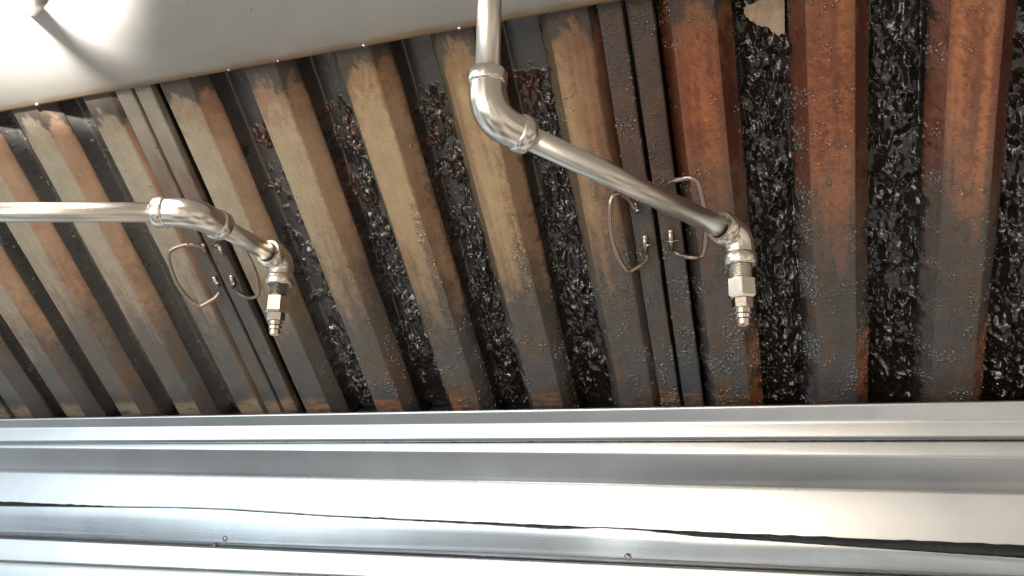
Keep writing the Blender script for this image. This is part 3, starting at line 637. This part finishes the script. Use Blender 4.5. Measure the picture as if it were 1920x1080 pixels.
GUT = thing('grease_gutter', 'shiny stainless gutter lip running under the filters', 'gutter', at_Y(960, 800, 0.875))
GUT_T = Matrix.Translation(GUT.location).inverted()
def reparent(o, P):
    o.data.transform(Matrix.Translation(-P.location)); o.parent = P
g1 = ledge('lip', M_LEDGE, [(800, 766, 0.898), (788, 754, 0.876), (785.5, 751.5, 0.871), (786.5, 752.5, 0.8685), (802, 787, 0.8755), (828, 819, 0.8745), (831, 822, 0.881)], wob=0.0006, round_r=0.003)
reparent(g1, GUT)
g2 = ledge('trough', M_DARK, [(800, 766, 0.8985), (860, 840, 0.93), (860, 840, 1.02)]); reparent(g2, GUT)

LED = thing('wall_ledge', 'wide folded stainless ledge between the gutter lip and the riveted trim strip', 'ledge', at_Y(960, 900, 0.88))
w1 = ledge('shoulder', M_LEDGE, [(824, 815, 0.892), (830, 824, 0.886), (832, 827, 0.8835), (839, 856, 0.8830), (885, 926.5, 0.8990), (885, 926.5, 0.908)], wob=0.0005, round_r=0.002); reparent(w1, LED)
w2 = ledge('face_panel', M_LEDGE, [(870, 911, 0.9005), (885.5, 927, 0.8975), (944, 1026, 0.8960), (948, 1033, 0.9000), (947, 1032, 0.910)], wob=0.0008, round_r=0.002); reparent(w2, LED)

gr = ledge('grime', M_MASTIC, [(829.8, 823.8, 0.8822), (831.6, 826.0, 0.8820)], ragged=(1, 0.0022, 260), wob=0.0006, thick=0.0008, cols=1200); reparent(gr, LED)
sl = ledge('sealant', M_MASTIC, [(940, 1022, 0.896), (962, 1062, 0.897)], ragged=(0, 0.002, 200), wob=0.002, thick=0.004); tag(sl, 'ragged black sealant bead in the gap above the riveted trim', 'sealant')

TRM = thing('trim_strip', 'thin bluish trim strip with two rivets below the dark gap', 'trim', at_Y(960, 1010, 0.885))
def trim():
    n = 420; xs = np.linspace(-700, 2700, n); rows = []
    upper = np.interp(xs, [-700, 0, 330, 420, 600, 900, 1040, 1130, 1200, 1300, 1500, 1920, 2700], [924, 950, 954, 957, 969, 985, 994, 992, 996, 1007, 1020, 1048, 1100])
    upper = upper + 1.2 * (fbm(xs / 9, xs * 0, 91) - 0.5) * sst(350, 600, xs)
    lower = np.interp(xs, [-700, 0, 960, 1920, 2700], [985, 1001, 1036, 1078, 1112])
    for k, (f, Y) in enumerate(((-0.02, 0.8852), (0.0, 0.8840), (0.12, 0.8842), (0.35, 0.8852), (0.6, 0.8864), (0.85, 0.8877), (1.0, 0.8884), (1.01, 0.8905))):
        rows.append([tuple(at_Y(x, u + (l - u) * f, Y + 0.0012 * math.exp(-((x - 1150) / 70)**2) * (1 - f) - 0.0008 * math.sin(x / 120) * (0.7 - f))) for x, u, l in zip(xs, upper, lower)])
    o = link('strip', grid_mesh('strip', np.array(rows), np.full((len(rows), n, 3), 0.6), 0.0), M_TRIM); solidify(o, 0.001, -1); sharp(o, 50); reparent(o, TRM)
trim()
for x, y in ((422, 1010), (1177, 1044)):
    r = dome('rivet', at_Y(x, y, 0.8866), (0, -1, -0.1), 0.0042, 0.0030, M_RIVET, None); reparent(r, TRM)

LOW = thing('wall_panel', 'bright stainless wall panels at the bottom edge, meeting in thin seams', 'wall', at_Y(960, 1080, 0.9))
l1 = ledge('upper_panel', M_LEDGE, [(975, 1050, 0.897), (1007, 1092, 0.8955)], wob=0.001); reparent(l1, LOW)
l2 = ledge('middle_panel', M_LEDGE, [(1008, 1092, 0.8945), (1010, 1094, 0.8925), (1050, 1134, 0.892), (1052, 1136, 0.896)], wob=0.001, round_r=0.001); reparent(l2, LOW)
l3 = ledge('lower_panel', M_LEDGE, [(1046, 1130, 0.897), (1054, 1137, 0.8905), (1062, 1145, 0.8895), (1300, 1400, 0.8885)], wob=0.001, round_r=0.002); reparent(l3, LOW)
bm = bmesh.new()
pp = [at_Y(399, 1014, 0.893), at_Y(405, 1014.5, 0.893), at_Y(402, 1034, 0.893), at_Y(396, 1034, 0.893)]
vs = [bm.verts.new(p) for p in pp] + [bm.verts.new(p + Vector((0, 0.006, 0))) for p in pp]
for f in ((0, 1, 2, 3), (7, 6, 5, 4), (0, 4, 5, 1), (1, 5, 6, 2), (2, 6, 7, 3), (3, 7, 4, 0)): bm.faces.new([vs[i] for i in f])
me = bpy.data.meshes.new('joint_clip'); bm.to_mesh(me); bm.free(); o = link('joint_clip', me, plain('dull_clip', (0.16, 0.16, 0.18)), None, False); reparent(o, LOW)

# ------------------------------------------------------------------ nozzle pipes
RP, RC, RB = 0.00855, 0.0136, 0.0122                 # pipe, collar, elbow body radius
def elbow_mesh(c, p_in, p_out, leg_in, leg_out, socket_gap=True):
    """90-degree style fitting round the corner c; banded collars with open sockets"""
    di = (p_in - c).normalized(); do = (p_out - c).normalized()
    ang = di.angle(do); rb = min(leg_in, leg_out) * 0.60; tcut = rb
    a = c + di * tcut; b = c + do * tcut
    path = [c + di * (leg_in - 0.006), c + di * leg_in, c + di * leg_in, c + di * (leg_in - 0.0015), c + di * (leg_in - 0.0085), c + di * (leg_in - 0.0098), c + di * (leg_in - 0.0105)]
    rad = [RP + 0.0006, RP + 0.0010, RC - 0.0012, RC, RC, RC - 0.0006, RB]
    for i in range(0, 15):
        t = i / 14; q = a * (1 - t)**2 + c * 2 * t * (1 - t) + b * t * t; path.append(q); rad.append(RB + 0.0004 * math.sin(math.pi * t))
    path += [c + do * (leg_out - 0.0105), c + do * (leg_out - 0.0098), c + do * (leg_out - 0.0085), c + do * (leg_out - 0.0015), c + do * leg_out, c + do * leg_out, c + do * (leg_out - 0.006)]
    rad += [RB, RC - 0.0006, RC, RC, RC - 0.0012, RP + 0.0010, RP + 0.0006]
    return ring_sweep(path, rad, di, do, 7, 7)
def ring_sweep(path, rad, di, do, nin, nout, k=40):
    n = len(path); bm = bmesh.new(); rings = []
    tg = []
    for i in range(n):
        if i < nin: tg.append(-di)
        elif i >= n - nout: tg.append(do)
        else: tg.append((path[i + 1] - path[i - 1]).normalized())
    side = di.cross(do).normalized()
    for i in range(n):
        s = (side - tg[i] * side.dot(tg[i])).normalized(); o = tg[i].cross(s)
        rings.append([bm.verts.new(path[i] + (s * math.cos(2 * math.pi * j / k) + o * math.sin(2 * math.pi * j / k)) * rad[i]) for j in range(k)])
    for i in range(n - 1):
        for j in range(k): bm.faces.new((rings[i][j], rings[i][(j + 1) % k], rings[i + 1][(j + 1) % k], rings[i + 1][j]))
    bmesh.ops.recalc_face_normals(bm, faces=bm.faces)
    me = bpy.data.meshes.new('elbow'); bm.to_mesh(me); bm.free(); return me
def lathe(name, top, prof, mat, parent, sides=28, twist=0.0, ang=35):
    """prof: (distance below top, radius) going straight down"""
    path = [top + Vector((0, 0, -z)) for z, r in prof]; bm = bmesh.new(); rings = []
    for p, (z, r) in zip(path, prof): rings.append([bm.verts.new(p + Vector((math.cos(2 * math.pi * j / sides + twist), math.sin(2 * math.pi * j / sides + twist), 0)) * r) for j in range(sides)])
    for i in range(len(rings) - 1):
        for j in range(sides): bm.faces.new((rings[i][j], rings[i][(j + 1) % sides], rings[i + 1][(j + 1) % sides], rings[i + 1][j]))
    bm.faces.new(rings[0]); bm.faces.new(rings[-1][::-1]); bmesh.ops.recalc_face_normals(bm, faces=bm.faces)
    me = bpy.data.meshes.new(name); bm.to_mesh(me); bm.free(); return sharp(link(name, me, mat, parent), ang)
def nozzle(T, C2, mm, leg, dirty):
    """C2 corner of the lower elbow; mm scale of the fitting"""
    z = leg
    th = []                                            # pipe thread
    y = z - 0.002
    for i in range(8):
        th += [(y, 0.0082), (y + 0.0007, 0.0086), (y + 0.0014, 0.0078)]; y += 0.0017
    lathe('thread', C2, th + [(y + 0.001, 0.0078)], M_THREAD if dirty else M_PIPE, T, 28)
    h0 = y - 0.0005; h1 = h0 + 0.0165; tw = math.radians(36 if not dirty else 17)
    nz = lathe('nozzle', C2, [(h0, 0.0088), (h0 + 0.0012, 0.0118), (h1 - 0.0015, 0.0120), (h1, 0.0096)], M_NOZ, T, 6, tw, 20)
    def sub(*a): o = lathe(*a); o.parent = nz; return o
    sub('hex_nut', C2, [(h1 - 0.0005, 0.0066), (h1 + 0.0008, 0.0085), (h1 + 0.0080, 0.0082), (h1 + 0.0088, 0.0060)], M_NOZ, nz, 6, tw + 0.3, 20)
    sub('ring', C2, [(h1 + 0.0082, 0.0045), (h1 + 0.0088, 0.0068), (h1 + 0.0122, 0.0068), (h1 + 0.0130, 0.0048)], M_NOZ, nz)
    sub('ring', C2, [(h1 + 0.0128, 0.0044), (h1 + 0.0134, 0.0062), (h1 + 0.0162, 0.0060), (h1 + 0.0170, 0.0044)], M_NOZ, nz)
    sub('tip', C2, [(h1 + 0.0168, 0.0042), (h1 + 0.0175, 0.0053), (h1 + 0.0212, 0.0050), (h1 + 0.0224, 0.0036), (h1 + 0.0228, 0.0014)], M_TIP, nz)
    return h1 + 0.021
def pipe_run(label, P0, C1, C2, dirty):
    """P0: far end of the supply pipe, C1: upper corner, C2: corner above the nozzle"""
    T = thing('nozzle_pipe', label, 'pipe', C1, (0, 0, 0), 'fire suppression pipes hanging in front of the filters')
    made = []
    d01 = (P0 - C1).normalized(); d12 = (C2 - C1).normalized(); down = Vector((0, 0, -1))
    def add(name, me, mat): o = link(name, me, mat); made.append(o); return o
    add('pipe', sweep([P0, C1 + d01 * 0.020], [RP, RP], 40), M_PIPE)
    e = add('elbow', elbow_mesh(C1, P0, C2, 0.034, 0.034), M_FIT); sharp(e, 40)
    add('pipe', sweep([C1 + d12 * 0.020, C2 - d12 * 0.012], [RP, RP], 40), M_PIPE)
    e = add('elbow', elbow_mesh(C2, C1, C2 + down, 0.0215, 0.0262), M_FIT); sharp(e, 40)
    before = set(COL.objects)
    nozzle(None, C2, 1.0, 0.0257, dirty)
    made += [o for o in COL.objects if o not in before and o.parent is None]
    subs = [o for o in COL.objects if o.parent in made]
    for o in made: reparent(o, T)
    for o in subs: o.data.transform(Matrix.Translation(-T.location))
    return T
C1 = at_depth(912, 221, 0.505); C2 = at_depth(1384, 441, 0.622)
PR = pipe_run('bent pipe coming straight down from above, then slanting right to its nozzle', C1 + Vector((0, 0, 0.19)), C1, C2, False)
L1 = at_depth(366, 398, 0.640); L2 = at_depth(528, 487, 0.745); L0 = at_depth(-260, 398, 0.655)
PL = pipe_run('level pipe entering from the left edge, bent down to the farther nozzle', L0, L1, L2, True)
# a bead of fat under the right nozzle's tip
bl = lathe('grease_drip', C2, [(0.0800, 0.0008), (0.0812, 0.0018), (0.0828, 0.0020), (0.0842, 0.0012), (0.0870, 0.0007), (0.0880, 0.0003)], M_BLOB, None, 12); reparent(bl, PR)

# ------------------------------------------------------------------ conduit stub under the ceiling and its lamp
def on_ceiling(x, y):
    r = ray(x, y); p = None; z = ceil_z(-0.8)
    for _ in range(6): p = Vector(r * (z / r[2])); z = ceil_z(p.x)
    return p
B = on_ceiling(60, 24); S = on_ceiling(205, 155)
E_ = at_depth(100, -45, float(np.dot(np.array(B), W[:, 2])) - 0.16)
r_ = (E_ - B); s_dir = (S - B)
cs = link('conduit', sweep([B + Vector((0, 0, 0.004)) - r_ * 0.03, B + r_ * 0.4, B + r_ * 0.95], [0.0058, 0.0058, 0.0058], 20), M_PIPE); tag(cs, 'thin brownish conduit stub poking from the ceiling in the top left corner', 'conduit')
LP = B + r_ * 1.2 - s_dir * 1.3
lp = bpy.data.lights.new('hood_lamp', 'SPOT'); lp.energy = 300; lp.shadow_soft_size = 0.018; lp.color = (1.0, 0.95, 0.88); lp.spot_size = math.radians(70); lp.spot_blend = 0.35
lo = bpy.data.objects.new('hood_lamp', lp); COL.objects.link(lo); lo.location = LP
az, el = math.radians(140), math.radians(41)
lo.rotation_euler = Vector((math.cos(az) * math.cos(el), math.sin(az) * math.cos(el), math.sin(el))).to_track_quat('-Z', 'Y').to_euler()
